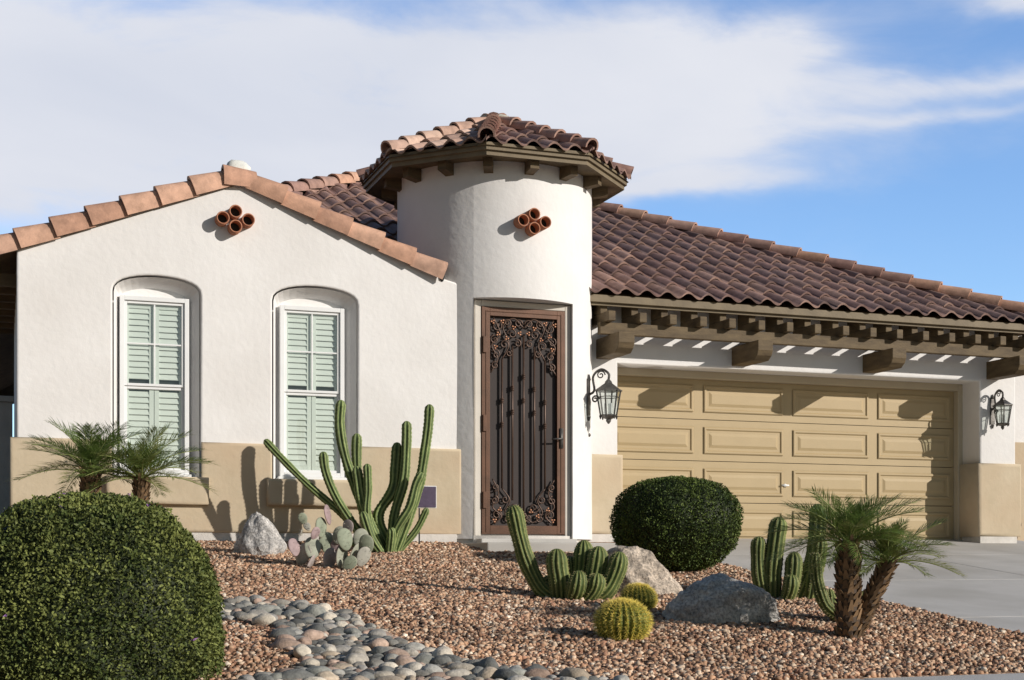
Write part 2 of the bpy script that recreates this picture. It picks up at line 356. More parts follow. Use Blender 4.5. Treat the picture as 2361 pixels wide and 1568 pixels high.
# timber under the eave
m=MB()
m.box(6.40,12.60,14.66,14.74,2.54,2.675)
for cxb in (6.62,8.40,10.25,12.13):
    x0,x1=cxb-.10,cxb+.10; ytp=14.42; yb=GW+.02
    prof=[(yb,2.31),(ytp+.10,2.31),(ytp+.03,2.36),(ytp,2.42),(ytp,2.537),(yb,2.537)]
    vs=[(x0,y,z) for y,z in prof]+[(x1,y,z) for y,z in prof]; k=len(prof)
    m.add(vs,[tuple(range(k)),tuple(range(2*k-1,k-1,-1))]+[(i,k+i,k+(i+1)%k,(i+1)%k) for i in range(k)])
x=6.50
while x<12.9:
    s=random.uniform(-.006,.006)
    m.box(x+s-.045,x+s+.045,14.55,15.08,2.677,2.79); m.box(x+s-.045,x+s+.045,14.78,15.08,2.79,2.95); x+=.385
m.build('eave_timbers',wood,house,False,.008)
EY,EZ,PM=14.66,3.01,.47; XL,XR=-.20,12.87; half=(XR-XL)/2
m=MB(); m.box(6.15,XR-.08,EY+.07,EY+.10,2.872,2.95); m.box(6.15,XR-.04,EY+.03,EY+.07,2.905,2.99); m.box(XR-.08,XR-.04,EY+.07,24,2.862,2.95); m.build('fascia',trimbrown,house,False,.005)

# tile roofs
def tile_plane(mb,O,e,h,pitch,a0,a1,smax,per,L,lo,hi,cols,skip=None,A=.045,lift=.035):
    O=Vector(O);e=Vector(e);h=Vector(h)
    nr=int(math.ceil(smax/L)); nc=int(math.ceil((a1-a0)/per)); K=11
    for r in range(nr):
        for c in range(nc):
            s0=r*L-.02+random.uniform(-.006,.006); s1=(r+1)*L+.05; ac=a0+c*per+random.uniform(-.005,.005)
            if ac+per<lo(s0)+.01 or ac>hi(s0)-.01: continue
            if skip and skip(O+e*(ac+per/2)+h*(s0+L/2)): continue
            col=random.choice(cols); k_=random.uniform(.76,1.2); col=tuple(q*k_ for q in col)
            top=[];upp=[];bot=[]
            for i in range(K):
                t=i/(K-1); z=A*sin(pi*t/.62) if t<.62 else -A*.45*sin(pi*(t-.62)/.38)
                def pt(s,zz,a): 
                    a=min(max(a,lo(s)),hi(s)); return O+e*a+h*s+Vector((0,0,pitch*s+zz))
                a=ac+t*per*1.03
                top.append(pt(s0,z*1.08+lift,a)); upp.append(pt(min(s1,smax),z*.9,a)); bot.append(pt(s0+.004,z*1.0+lift-.022,a))
            vs=top+upp+top+bot
            fs=[(i,i+1,K+i+1,K+i) for i in range(K-1)]+[(3*K+i,3*K+i+1,2*K+i+1,2*K+i) for i in range(K-1)]
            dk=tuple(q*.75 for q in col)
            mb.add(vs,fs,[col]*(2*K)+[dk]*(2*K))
def caps(mb,p0,p1,r,L,cols,lift=.03,n=9,arc=pi*1.15,sq=1.0):
    p0=Vector(p0);p1=Vector(p1); d=(p1-p0); T=d.length; d.normalize(); side=d.cross(U_).normalized(); up=side.cross(d).normalized()
    k=int(math.ceil(T/L))
    for i in range(k):
        a=p0+d*(i*L-.01); b_=p0+d*min((i+1)*L+.04,T+.02); col=random.choice(cols); q=random.uniform(.88,1.12); col=tuple(c_*q for c_ in col)
        j=random.uniform(-.006,.006); vs=[]
        for (p,rr,lf) in ((a,r,lift),(b_,r*.86,0),(a,r,lift),(a,r-.022,lift)):
            for s in range(n):
                t=-arc/2+arc*s/(n-1)
                vs.append(p+side*(sin(t)*rr+j)+up*(cos(t)*rr*sq+lf))
        fs=[(s,s+1,n+s+1,n+s) for s in range(n-1)]+[(3*n+s,3*n+s+1,2*n+s+1,2*n+s) for s in range(n-1)]
        mb.add(vs,fs,col)
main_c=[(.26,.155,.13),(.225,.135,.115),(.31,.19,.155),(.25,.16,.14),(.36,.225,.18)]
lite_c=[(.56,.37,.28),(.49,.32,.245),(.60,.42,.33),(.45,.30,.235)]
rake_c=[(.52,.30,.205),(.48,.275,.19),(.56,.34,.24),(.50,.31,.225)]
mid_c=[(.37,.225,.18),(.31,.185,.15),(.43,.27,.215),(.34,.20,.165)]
def gab(x): return 3.93-.39*abs(x-2.28)
def skipm(p):
    zz=EZ+PM*(p.y-EY)
    if p.x<4.65 and zz<gab(p.x)-.05: return True
    if p.x<6.15 and p.y<15.1: return True
    if (p.x-TX)**2+(p.y-TY)**2<(TR-.25)**2: return True
    return False
m=MB()
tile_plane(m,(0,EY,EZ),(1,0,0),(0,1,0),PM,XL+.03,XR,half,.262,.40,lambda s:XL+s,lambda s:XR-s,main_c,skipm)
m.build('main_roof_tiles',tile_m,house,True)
m=MB()
tile_plane(m,(XR,EY,EZ),(0,1,0),(-1,0,0),PM,0,2*half,half,.262,.40,lambda s:s,lambda s:2*half-s,main_c)
tile_plane(m,(XL,EY+2*half,EZ),(0,-1,0),(1,0,0),PM,0,2*half-1.4,half,.262,.40,lambda s:s,lambda s:2*half-s,main_c)
m.build('side_roof_tiles',tile_m,house,True)
m=MB(); apx=(XL+half,EY+half,EZ+PM*half)
caps(m,(XR,EY,EZ+.03),(apx[0],apx[1],apx[2]+.03),.12,.40,rake_c+mid_c); caps(m,(XL+1.6,EY+1.6,EZ+.03+PM*1.6),(apx[0],apx[1],apx[2]+.03),.12,.40,rake_c+mid_c)
m.build('hip_caps',tile_m,house,True)
m=MB(); q=.04
yv=17.0
m.add([(4.7,EY+.03,EZ-q),(XR-.03,EY+.03,EZ-q),apx[:2]+(apx[2]-q,),(4.7,yv,EZ-q+PM*(yv-EY))],[(0,1,2,3)])
m.add([(XL+1.6,yv,EZ-q+PM*(yv-EY)),(4.7,yv,EZ-q+PM*(yv-EY)),apx[:2]+(apx[2]-q,)],[(0,1,2)])
m.add([(XR-.03,EY+.03,EZ-q),(XR-.03,EY+2*half,EZ-q),apx[:2]+(apx[2]-q,)],[(0,1,2)])
m.add([(XR,EY+2*half,EZ-q),(XL,EY+2*half,EZ-q),apx[:2]+(apx[2]-q,)],[(0,1,2)])
m.add([(XL,EY+2*half,EZ-q),(XL,EY+1.6,EZ-q),apx[:2]+(apx[2]-q,)],[(0,1,2)])
m.build('roof_deck',wood,house)
# gable roof
gm=.39
m=MB(); gl_=3.3
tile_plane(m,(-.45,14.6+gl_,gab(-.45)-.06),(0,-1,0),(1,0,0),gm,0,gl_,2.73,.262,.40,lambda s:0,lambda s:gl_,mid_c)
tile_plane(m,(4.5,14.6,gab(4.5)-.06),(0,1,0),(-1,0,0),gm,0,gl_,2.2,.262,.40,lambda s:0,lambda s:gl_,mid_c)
m.build('gable_roof_tiles',tile_m,house,True)
m=MB(); m.add([(-.45,14.42,gab(-.45)-.13),(2.28,14.42,3.80),(2.28,18,3.80),(-.45,18,gab(-.45)-.13)],[(0,1,2,3)]); m.add([(4.5,14.6,gab(4.5)-.13),(2.28,14.6,3.80),(2.28,18,3.80),(4.5,18,gab(4.5)-.13)],[(3,2,1,0)])
y=14.75
while y<18: m.box(-.40,.2,y,y+.08,2.68,2.80); y+=.45
m.build('gable_deck',wood,house)
def rake(mb,x0,x1,L,cols,gm_=gm,zoff=None):
    prof=[(14.395,-.075),(14.385,-.02),(14.385,.04),(14.40,.085),(14.44,.115),(14.50,.125),(14.56,.11),(14.60,.07),(14.61,.0)]
    sg=1 if x1>x0 else -1; T=abs(x1-x0)/cos(math.atan(gm_)); k=max(1,int(round(T/L))); L=T/k; dx=sg*cos(math.atan(gm_)); dzv=sin(math.atan(gm_)); nrm=Vector((-sg*dzv,0,abs(dx))); kk=len(prof)
    z0=3.87-gm_*abs(x0-2.28) if zoff is None else zoff
    for i in range(k):
        col=random.choice(cols); q=random.uniform(.88,1.1); col=tuple(c_*q for c_ in col); vs=[]; tw=random.uniform(-.008,.008)
        for (s,sc_,lf,yo) in ((i*L,1.12,.022,-.016),((i+1)*L+.03,.92,0,.0),(i*L,1.12,.022,-.016),(i*L+.002,.96,.012,.0)):
            for (y,hh) in prof: vs.append(Vector((x0+dx*s,14.5+(y-14.5)*sc_+yo,z0+dzv*s))+nrm*(hh*sc_+lf+tw))
        fs=[(s,s+1,kk+s+1,kk+s) for s in range(kk-1)]+[(3*kk+s,3*kk+s+1,2*kk+s+1,2*kk+s) for s in range(kk-1)]
        mb.add(vs,fs,col)
m=MB(); rake(m,-.50,2.17,.365,rake_c); rake(m,4.46,2.40,.37,rake_c); rake(m,2.13,2.44,.5,rake_c,0.02,3.835)
caps(m,(2.28,14.60,3.90),(2.28,17.0,3.90),.14,.40,rake_c,lift=.0,sq=.75)
m.build('rake_tiles',tile_m,house,True)
def blob(name,c,r,mat,parent,amp=.15):
    m=MB(); m.add([Vector(c)+Vector((v.x*r[0],v.y*r[1],v.z*r[2]))*(1+amp*noise.noise(v*1.8+Vector(c))) for v in ICO[3][0]],ICO[3][1]); return m.build(name,mat,parent,True)
blob('ridge_mortar',(2.30,14.60,3.99),(.14,.11,.10),white_c,house)
m=MB(); m.add([Vector((4.46,14.49,3.015))+Vector((v.x*.03,v.y*.085,v.z*.07)) for v in ICO[2][0]],ICO[2][1]); m.build('rake_end',dark,house,True)
# tower roof
ap=1.545*cos(pi/8); hw=1.545*sin(pi/8); tz=4.335; tzt=4.99; tp=(tzt-tz)/ap; dzt=-.035
m=MB(); mc=MB(); md=MB(); mf=MB(); mr=MB()
for k in range(8):
    al=k*pi/4; d=Vector((sin(al),-cos(al),0)); e=Vector((cos(al),sin(al),0)); O=Vector((TX,TY,tz))+d*ap
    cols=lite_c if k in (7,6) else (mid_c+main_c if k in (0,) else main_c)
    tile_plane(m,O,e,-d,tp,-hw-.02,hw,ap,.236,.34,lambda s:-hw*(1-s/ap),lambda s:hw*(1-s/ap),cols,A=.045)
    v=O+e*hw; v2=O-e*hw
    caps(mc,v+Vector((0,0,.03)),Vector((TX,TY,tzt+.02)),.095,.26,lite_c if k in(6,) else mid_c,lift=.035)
    md.add([v-Vector((0,0,.03)),v2-Vector((0,0,.03)),Vector((TX,TY,tzt-.04))],[(0,1,2)])
    c0=Vector((TX,TY,dzt)); f=.965
    def P(a,fr,z): return c0+d*(ap*fr)+e*(a*fr)+Vector((0,0,z))
    mf.add([P(-hw,f,4.25),P(hw,f,4.25),P(hw,f,4.365),P(-hw,f,4.365)],[(0,1,2,3)])
    mf.add([P(-hw,.985,4.30),P(hw,.985,4.30),P(hw,.985,4.38),P(-hw,.985,4.38),P(-hw,f,4.30),P(hw,f,4.30)],[(0,1,2,3),(0,4,5,1)])
    md.add([P(-hw,f-.001,4.27),P(hw,f-.001,4.27),P(hw,.6,4.30),P(-hw,.6,4.30)],[(0,3,2,1)])
    for aa in (0,pi/8):
        dd=Vector((sin(al+aa),-cos(al+aa),0)); ee=Vector((cos(al+aa),sin(al+aa),0)); w=.05
        vs=[]
        for (rr,z0_,z1_) in ((1.0,4.14,4.29),(1.30,4.18,4.29)):
            for s_ in (-w,w):
                for z_ in (z0_,z1_): vs.append(c0+dd*rr+ee*s_+Vector((0,0,z_)))
        mr.add(vs,[(4,6,7,5),(0,1,3,2),(0,4,5,1),(2,3,7,6),(0,2,6,4)])
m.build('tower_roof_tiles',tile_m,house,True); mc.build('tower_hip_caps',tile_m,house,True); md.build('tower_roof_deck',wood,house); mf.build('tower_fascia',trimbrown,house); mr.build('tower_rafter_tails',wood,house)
blob('tower_mortar',(TX,TY,tzt+.045),(.16,.16,.06),material('grey_mortar',(.36,.37,.33),(.48,.48,.43),12,.9),house,.3)
# clay vent pipes
def vents(name,c,nrm,r=.068):
    m=MB(); nrm=Vector(nrm).normalized(); s=Vector((-nrm.y,nrm.x,0)); d=MB()
    for (a,z) in ((-.128,0),(0,.076),(.128,0),(0,-.076)):
        p=Vector(c)+s*a+Vector((0,0,z)); K=20; vs=[]
        for (off,rr) in ((-.05,r),(.13,r),(.13,r-.012),(-.02,r-.012)):
            for k in range(K): t=2*pi*k/K; vs.append(p+nrm*off+s*cos(t)*rr+Vector((0,0,sin(t)*rr)))
        m.add(vs,[(j*K+k,j*K+(k+1)%K,(j+1)*K+(k+1)%K,(j+1)*K+k) for j in range(3) for k in range(K)])
        d.add([p+nrm*.02+s*cos(2*pi*k/K)*(r-.012)+Vector((0,0,sin(2*pi*k/K)*(r-.012))) for k in range(K)],[tuple(range(K))])
    m.build(name,terra,house,True); d.build(name+'_dark',dark,house)
vents('gable_vent',(2.24,YL,3.425),(0,-1,0),.066)
vents('tower_vent',(TX+.02,TY-TR+.015,3.60),(.02,-1,0),.066)

# front security door
m=MB(); dcx=5.37; dh=.485; y0=14.385; zb,zt=.25,2.71
tr_=MB(); 
tr_.box(dcx-dh-.075,dcx-dh-.003,y0-.0,yd,.17,zt+.07); tr_.box(dcx+dh+.003,TX+.572,y0,yd,.17,zt+.07); tr_.box(dcx-dh-.003,dcx+dh+.003,y0,yd,zt+.004,zt+.07)
tr_.build('door_trim',material('door_trim_paint',(.56,.52,.46),(.62,.58,.52),3,.7),house,False,.008)
fw=.095
m.box(dcx-dh,dcx-dh+fw,y0-.01,yd-.001,zb,zt); m.box(dcx+dh-fw,dcx+dh,y0-.01,yd-.001,zb,zt); m.box(dcx-dh+fw,dcx+dh-fw,y0-.01,yd-.001,zt-fw,zt); m.box(dcx-dh+fw,dcx+dh-fw,y0-.01,yd-.001,zb,zb+fw)
m.box(dcx-dh+.045,dcx-dh+.052,y0-.016,y0-.01,zb+.02,zt-.04); m.box(dcx-dh+.052,dcx+dh-.052,y0-.016,y0-.01,zt-.052,zt-.045); m.box(dcx+dh-.052,dcx+dh-.045,y0-.016,y0-.01,zb+.02,zt-.04)
for zz in (.62,1.45,2.3):
    m.box(dcx-dh+.01,dcx-dh+.05,y0-.03,y0-.01,zz-.09,zz+.09)
m.build('security_door_frame',bronze,house,False,.005)
box('security_door_screen',dcx-dh+fw,dcx+dh-fw,yd-.012,yd-.004,zb+fw,zt-fw,mesh_m,house)
m=MB(); m.box(TX-.55,TX+.55,14.15,yd+.02,.12,.2); m.build('threshold',conc,house,False,.01)
orn=MB(); lf=MB(); yo=y0-.0
def spiral(cx,cz,r,a0,turns,dirn,mir,rad=.0085):
    pts=[]
    for i in range(22):
        t=i/21; a=a0+dirn*turns*2*pi*t; rr=r*(1-.82*t); pts.append((dcx+mir*(cx+rr*cos(a)),yo,cz+rr*sin(a)))
    tube(orn,pts,rad,6); tube(orn,[pts[-1],(pts[-1][0]+.002,yo,pts[-1][2]+.003)],.015,6)
for mir in (-1,1):
    for (cx,cz,r,a0,t,dn) in ((.31,2.51,.062,2.0,1.4,1),(.19,2.55,.05,5,1.4,-1),(.335,2.36,.05,1.5,1.3,-1),(.32,2.20,.055,.5,1.4,1),(.135,2.43,.06,0,1.4,1),(.06,2.545,.05,3.3,1.4,-1),(.225,2.31,.055,4.0,1.4,-1),(.07,2.33,.045,1,1.3,1),(.33,2.08,.045,2,1.3,-1),(.17,2.22,.04,2,1.3,1),
        (.31,.46,.062,4,1.4,-1),(.335,.62,.05,1.5,1.3,1),(.19,.42,.05,1,1.4,1),(.12,.54,.06,0,1.4,-1),(.05,.43,.045,3,1.4,1),(.33,.76,.045,5,1.3,-1),(.215,.63,.05,2,1.3,1)):
        spiral(cx,cz,r,a0,t,dn,mir)
    for P in ([(.38,2.0),(.30,2.15),(.37,2.3),(.27,2.42),(.35,2.6)],[(.25,2.15),(.17,2.32),(.24,2.5),(.12,2.6),(.0,2.5)],[(.36,.85),(.29,.7),(.36,.55),(.26,.45),(.34,.36)],[(.25,.75),(.16,.62),(.22,.48),(.1,.38),(0,.5)]):
        tube(orn,[(dcx+mir*p.x,yo,p.z) for p in catmull([Vector((a,0,b_)) for a,b_ in P],6)],.008,6)
    for (a,b_) in ((.30,2.42),(.25,2.56),(.12,2.5),(.33,2.28),(.2,2.38),(.05,2.44),(.36,2.55),(.28,.52),(.16,.45),(.34,.40),(.08,.5)):
        for q in range(3):
            t=q*2.1+a*20; c=Vector((dcx+mir*a+.016*cos(t),yo-.01,b_+.016*sin(t)))
            lf.add([c+Vector((v.x*.016,v.y*.006,v.z*.013)) for v in ICO[1][0]],ICO[1][1])
for i,bx in enumerate((-.25,-.13,0,.125,.25)):
    zt_=(2.15,2.3,2.42,2.3,2.15)[i]; zb_=(.75,.62,.5,.62,.75)[i]
    tube(orn,[(dcx+bx,yo,zb_),(dcx+bx,yo,zt_)],.011,6)
    zk=(1.70,1.84,1.97,1.84,1.70)[i]
    for zz in (zk,zk-.26):
        for dz_ in (-.02,0,.02):
            orn.add([Vector((dcx+bx,yo,zz+dz_))+Vector((v.x*.022,v.y*.022,v.z*.011)) for v in ICO[2][0]],ICO[2][1])
orn.build('door_scrollwork',bronze_d,house,True); lf.build('door_leaves',copper,house,True)
m=MB(); hx=dcx+dh-.045; m.box(hx-.02,hx+.02,y0-.022,y0-.01,1.2,1.42); tube(m,[(hx,y0-.02,1.30),(hx,y0-.06,1.30),(hx-.05,y0-.065,1.30),(hx-.13,y0-.06,1.295)],.010,8); m.build('door_lever',pewter,house,True)
m=MB(); m.add([Vector((TX+TR*sin(.92),TY-TR*cos(.92),1.38))+v*.022 for v in ICO[2][0]],ICO[2][1]); m.build('doorbell',pewter,house,True)

# lanterns
def lantern(name,base,ang,sc):
    root=empty(name,base); M=Matrix.Translation(base)@Matrix.Rotation(ang,4,'Z')@Matrix.Scale(sc,4)
    m=MB(); gm_=MB(); K=6
    T=lambda p: M@Vector(p)
    m.box(-.03,.03,-.015,.0,-.16,.16); 
    tube(m,[(0,-.01,-.17),(0,-.012,-.21)],[.02,.006],8); tube(m,[(0,-.01,.15),(0,-.012,.2)],[.02,.006],8)
    arm=catmull([(0,-.01,.02),(0,-.06,.06),(0,-.05,.18),(0,-.12,.24),(0,-.19,.20),(0,-.19,.14)],6); tube(m,arm,.011,8)
    sc2=[(0,-.05-.035*(1-.8*i/15)*cos(i*.6)-.02,-.02+.035*(1-.8*i/15)*sin(i*.6)) for i in range(16)]; tube(m,sc2,.008,6)
    sc3=[(0,-.12-.04*(1-.8*i/15)*cos(i*.6),.19+.04*(1-.8*i/15)*sin(i*.6)) for i in range(16)]; tube(m,sc3,.006,6)
    c=Vector((0,-.19,0))
    def ringp(r,z): return [c+Vector((r*cos(2*pi*k/K),r*sin(2*pi*k/K),z)) for k in range(K)]
    levels=[(.012,.15),(.03,.13),(.035,.115),(.105,.065),(.125,.055),(.125,.045),(.11,.045)]
    vs=[];[vs.extend(ringp(r,z)) for r,z in levels]
    m.add(vs,[(j*K+k,j*K+(k+1)%K,(j+1)*K+(k+1)%K,(j+1)*K+k) for j in range(len(levels)-1) for k in range(K)]+[tuple((len(levels)-1)*K+k for k in range(K))])
    bot=[(.075,-.16),(.085,-.17),(.05,-.19),(.02,-.20),(.024,-.215),(.006,-.24)]
    vs=[];[vs.extend(ringp(r,z)) for r,z in bot]
    m.add(vs,[(j*K+k,j*K+(k+1)%K,(j+1)*K+(k+1)%K,(j+1)*K+k) for j in range(len(bot)-1) for k in range(K)]+[tuple(range(K))])
    A=ringp(.108,.045);B=ringp(.073,-.16)
    for k in range(K):
        tube(m,[A[k],B[k]],.007,6); gm_.add([A[k],A[(k+1)%K],B[(k+1)%K],B[k]],[(0,1,2,3)])
        A2=A[k].lerp(B[k],.25);A3=A[(k+1)%K].lerp(B[(k+1)%K],.25); tube(m,[A2,A3],.004,5)
        tube(m,[B[k]+Vector((0,0,-.01)),B[k]+Vector((0,0,-.04))],[.012,.004],6)
    for k in range(3):
        t=2*pi*k/3; tube(m,[c+Vector((.03*cos(t),.03*sin(t),-.15)),c+Vector((.03*cos(t),.03*sin(t),-.06))],.009,8,mi=1)
    for q in (m,gm_): q.v=[tuple(T(p)) for p in q.v]
    m.build('lantern_body',[pewter,white],root,False); gm_.build('lantern_glass',gl,root)
ph=math.radians(50)
lantern('wall_lantern',Vector((TX+TR*sin(ph),TY-TR*cos(ph),1.80)),ph,1.28)
lantern('wall_lantern',Vector((12.12,GW,1.90)),0,1.08)

# ------------------------------------------------------------------ neighbours
nb_=empty('neighbor_house',(19,24,.2))
box('wall',14,30,22,32,.0,4.55,stucco,nb_); box('wainscot',13.95,30.05,21.94,21.999,.0,2.2,beige,nb_,.02)
m=MB(); m.add([(13.5,21.5,4.5),(30.5,21.5,4.5),(30.5,32.5,4.5),(13.5,32.5,4.5),(22,27,4.9)],[(0,1,4),(1,2,4),(2,3,4),(3,0,4),(3,2,1,0)],(.25,.15,.12)); m.build('roof',tile_m,nb_)
m=MB(); m.box(-9,.14,17.8,18.0,-.1,1.85); m.box(-9,.16,17.76,18.04,1.85,1.92); m.build('block_wall',material('block_gray',(.38,.37,.36),(.46,.45,.43),5,.9,.4,30),None,False,.01)
m=MB(); K=20; prof=[(.10,.13),(.15,.16),(.19,.30),(.205,.42),(.23,.43),(.23,.47),(.20,.47),(.18,.40)]
vs=[(13.0+r*cos(2*pi*k/K),15.9+r*sin(2*pi*k/K),z+.0) for r,z in prof for k in range(K)]
m.add(vs,[(j*K+k,j*K+(k+1)%K,(j+1)*K+(k+1)%K,(j+1)*K+k) for j in range(len(prof)-1) for k in range(K)]); m.build('planter_pot',bronze,None,True)

# ------------------------------------------------------------------ plants
def add_np(name,V,nv,cols,mat,parent=None):
    N=len(V); me=bpy.data.meshes.new(name); me.vertices.add(N*nv); me.vertices.foreach_set('co',V.astype(np.float32).ravel())
    me.loops.add(N*nv); me.loops.foreach_set('vertex_index',np.arange(N*nv,dtype=np.int32)); me.polygons.add(N)
    me.polygons.foreach_set('loop_start',np.arange(0,N*nv,nv,dtype=np.int32)); me.polygons.foreach_set('loop_total',np.full(N,nv,dtype=np.int32)); me.update(calc_edges=True)
    ca=np.ones((N*nv,4),dtype=np.float32); ca[:,:3]=np.repeat(cols,nv,axis=0)
    a=me.color_attributes.new('tint','FLOAT_COLOR','POINT'); a.data.foreach_set('color',ca.ravel()); me.materials.append(mat)
    o=bpy.data.objects.new(name,me); link(o,parent); return o
def bush(name,c,rx,ry,z0,z1,n,leaf,ex,cA,cB,flowers=0,seed=1,bw=.75,vex=2.35,amp=1):
    """clipped shrub: superellipsoid crown with a leaf shell and dark twig core"""
    c=Vector(c); root=empty(name,(c.x,c.y,z0)); H=z1-z0; zc=z0+H*.5; r_=np.random.default_rng(seed)
    def surf(d):
        x,y,z=d
        k=(abs(x)**ex+abs(y)**ex)**(vex/ex)+abs(z)**vex
        s=1/k**(1/vex); return Vector((x*s,y*s,z*s))
    def place(d,sc_):
        p=surf(d); nz=1+amp*(.04*noise.noise(p*2.2+c)+.035*noise.noise(p*6+c)+.035*noise.noise(p*14))
        taper=1-(1-bw)*max(0,-p.z)**1.5
        return Vector((c.x+p.x*rx*nz*sc_*taper,c.y+p.y*ry*nz*sc_*taper,zc+p.z*H*.5*(1+(nz-1)*.7)*sc_))
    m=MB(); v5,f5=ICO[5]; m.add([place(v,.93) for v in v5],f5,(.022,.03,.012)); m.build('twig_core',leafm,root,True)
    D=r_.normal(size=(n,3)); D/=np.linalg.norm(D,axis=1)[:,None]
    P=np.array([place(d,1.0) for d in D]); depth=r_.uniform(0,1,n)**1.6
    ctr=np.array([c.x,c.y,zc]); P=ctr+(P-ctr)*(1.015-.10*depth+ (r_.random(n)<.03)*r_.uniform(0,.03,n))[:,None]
    A=r_.normal(size=(n,3)); A+=D*.9; A/=np.linalg.norm(A,axis=1)[:,None]
    B=np.cross(A,r_.normal(size=(n,3))); B/=np.linalg.norm(B,axis=1)[:,None]
    s=(leaf*r_.uniform(.6,1.3,n))[:,None]
    V=np.stack([P-A*s*.5,P+B*s*.32,P+A*s*.6,P-B*s*.32],1)
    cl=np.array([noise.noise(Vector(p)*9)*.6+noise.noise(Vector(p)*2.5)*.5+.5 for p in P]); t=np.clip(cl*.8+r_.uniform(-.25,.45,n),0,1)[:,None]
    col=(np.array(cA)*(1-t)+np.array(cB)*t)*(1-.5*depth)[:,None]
    add_np('leaves',V,4,col,leafm,root)
    if flowers:
        D=r_.normal(size=(flowers,3)); D[:,2]=np.abs(D[:,2]); D/=np.linalg.norm(D,axis=1)[:,None]
        fl=[]
        for d in D:
            p=np.array(place(d,1.02))
            for q in range(3):
                w=r_.normal(size=(4,3))*.007; fl.append(p+w+r_.normal(size=3)*.006)
        add_np('flowers',np.array(fl),4,np.tile([[.34,.16,.44]],(len(fl),1)),leafm,root)
    m=MB(); tube(m,[(c.x,c.y,z0-.05),(c.x,c.y,z0+H*.4)],.04,8,(.12,.08,.05)); m.build('stem',tinted,root)
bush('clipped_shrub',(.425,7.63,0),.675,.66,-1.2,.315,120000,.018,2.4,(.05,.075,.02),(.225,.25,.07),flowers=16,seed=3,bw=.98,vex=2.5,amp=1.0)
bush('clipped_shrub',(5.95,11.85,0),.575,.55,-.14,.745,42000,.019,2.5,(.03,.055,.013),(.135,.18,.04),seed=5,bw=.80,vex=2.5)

def ribbed(mb,ctrl,r,ribs,depth,cg,cr,n=7,spine=0,scol=(.5,.42,.25),splen=.012,rbase=.8):
    pts=catmull(ctrl,n); T,N=frames(pts)
    L=[0]; 
    for i in range(1,len(pts)): L.append(L[-1]+(pts[i]-pts[i-1]).length)
    tot=L[-1]
    K=ribs*4; vs=[];cs=[];fs=[]
    tip=r*1.3
    samples=[]
    s=0
    while s<tot-tip: samples.append(s); s+=.02
    for q in range(8): samples.append(tot-tip+tip*sin(q/7*pi/2))
    def at(s):
        for i in range(1,len(L)):
            if L[i]>=s-1e-9:
                t=(s-L[i-1])/max(L[i]-L[i-1],1e-9); return pts[i-1].lerp(pts[i],t),T[i-1].lerp(T[i],t).normalized(),N[i-1].lerp(N[i],t)
        return pts[-1],T[-1],N[-1]
    wob=random.random()*50
    for si,s in enumerate(samples):
        p,t,nn=at(s); nn=(nn-t*nn.dot(t)).normalized(); B=t.cross(nn)
        rr=r*(rbase+(1-rbase)*min(1,s/.15))*(1+.13*noise.noise(Vector((wob,s*7,0))))
        if s>tot-tip: rr*=math.sqrt(max(0.0004,1-((s-(tot-tip))/tip)**2))
        for k in range(K):
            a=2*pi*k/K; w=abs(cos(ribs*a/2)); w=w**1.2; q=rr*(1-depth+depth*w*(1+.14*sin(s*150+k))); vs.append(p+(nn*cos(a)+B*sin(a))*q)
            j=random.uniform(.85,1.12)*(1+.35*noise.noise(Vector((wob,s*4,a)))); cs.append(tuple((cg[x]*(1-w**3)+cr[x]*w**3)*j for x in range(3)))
            if spine and k%4==0 and s<tot-.004:
                o=p+(nn*cos(a)+B*sin(a))*q; dr=(nn*cos(a)+B*sin(a))
                for _ in range(spine):
                    d=(dr+Vector((random.uniform(-1,1),random.uniform(-1,1),random.uniform(-1,1)))*.9).normalized(); sd=d.orthogonal().normalized()*.0013
                    l_=splen*random.uniform(.6,1.3); SP.append([o-sd,o+sd,o+d*l_]); SC.append(scol)
    R=len(samples)
    for i in range(R-1):
        for k in range(K): fs.append((i*K+k,i*K+(k+1)%K,(i+1)*K+(k+1)%K,(i+1)*K+k))
    fs.append(tuple((R-1)*K+k for k in range(K)))
    mb.add(vs,fs,cs)
SP=[];SC=[]
def flush_spines(root):
    global SP,SC
    if SP: add_np('spines',np.array([[tuple(p) for p in t] for t in SP]),3,np.array(SC),tinted,root)
    SP=[];SC=[]
def cluster(name,base,unit,stems,r,ribs,depth,cg,cr,spine,scol,splen):
    base=Vector(base); root=empty(name,base); m=MB()
    for st in stems:
        pts=[]; rs=st[1] if len(st)>1 else 1
        for (a,b_,d) in st[0]: pts.append(base+R_*a*unit+U_*b_*unit+F_*d)
        ribbed(m,pts,r*rs,ribs,depth,cg,cr,spine=spine,scol=scol,splen=splen)
    m.build('stems',tinted,root,True); flush_spines(root)
cg=(.045,.085,.022); cr=(.32,.38,.15)
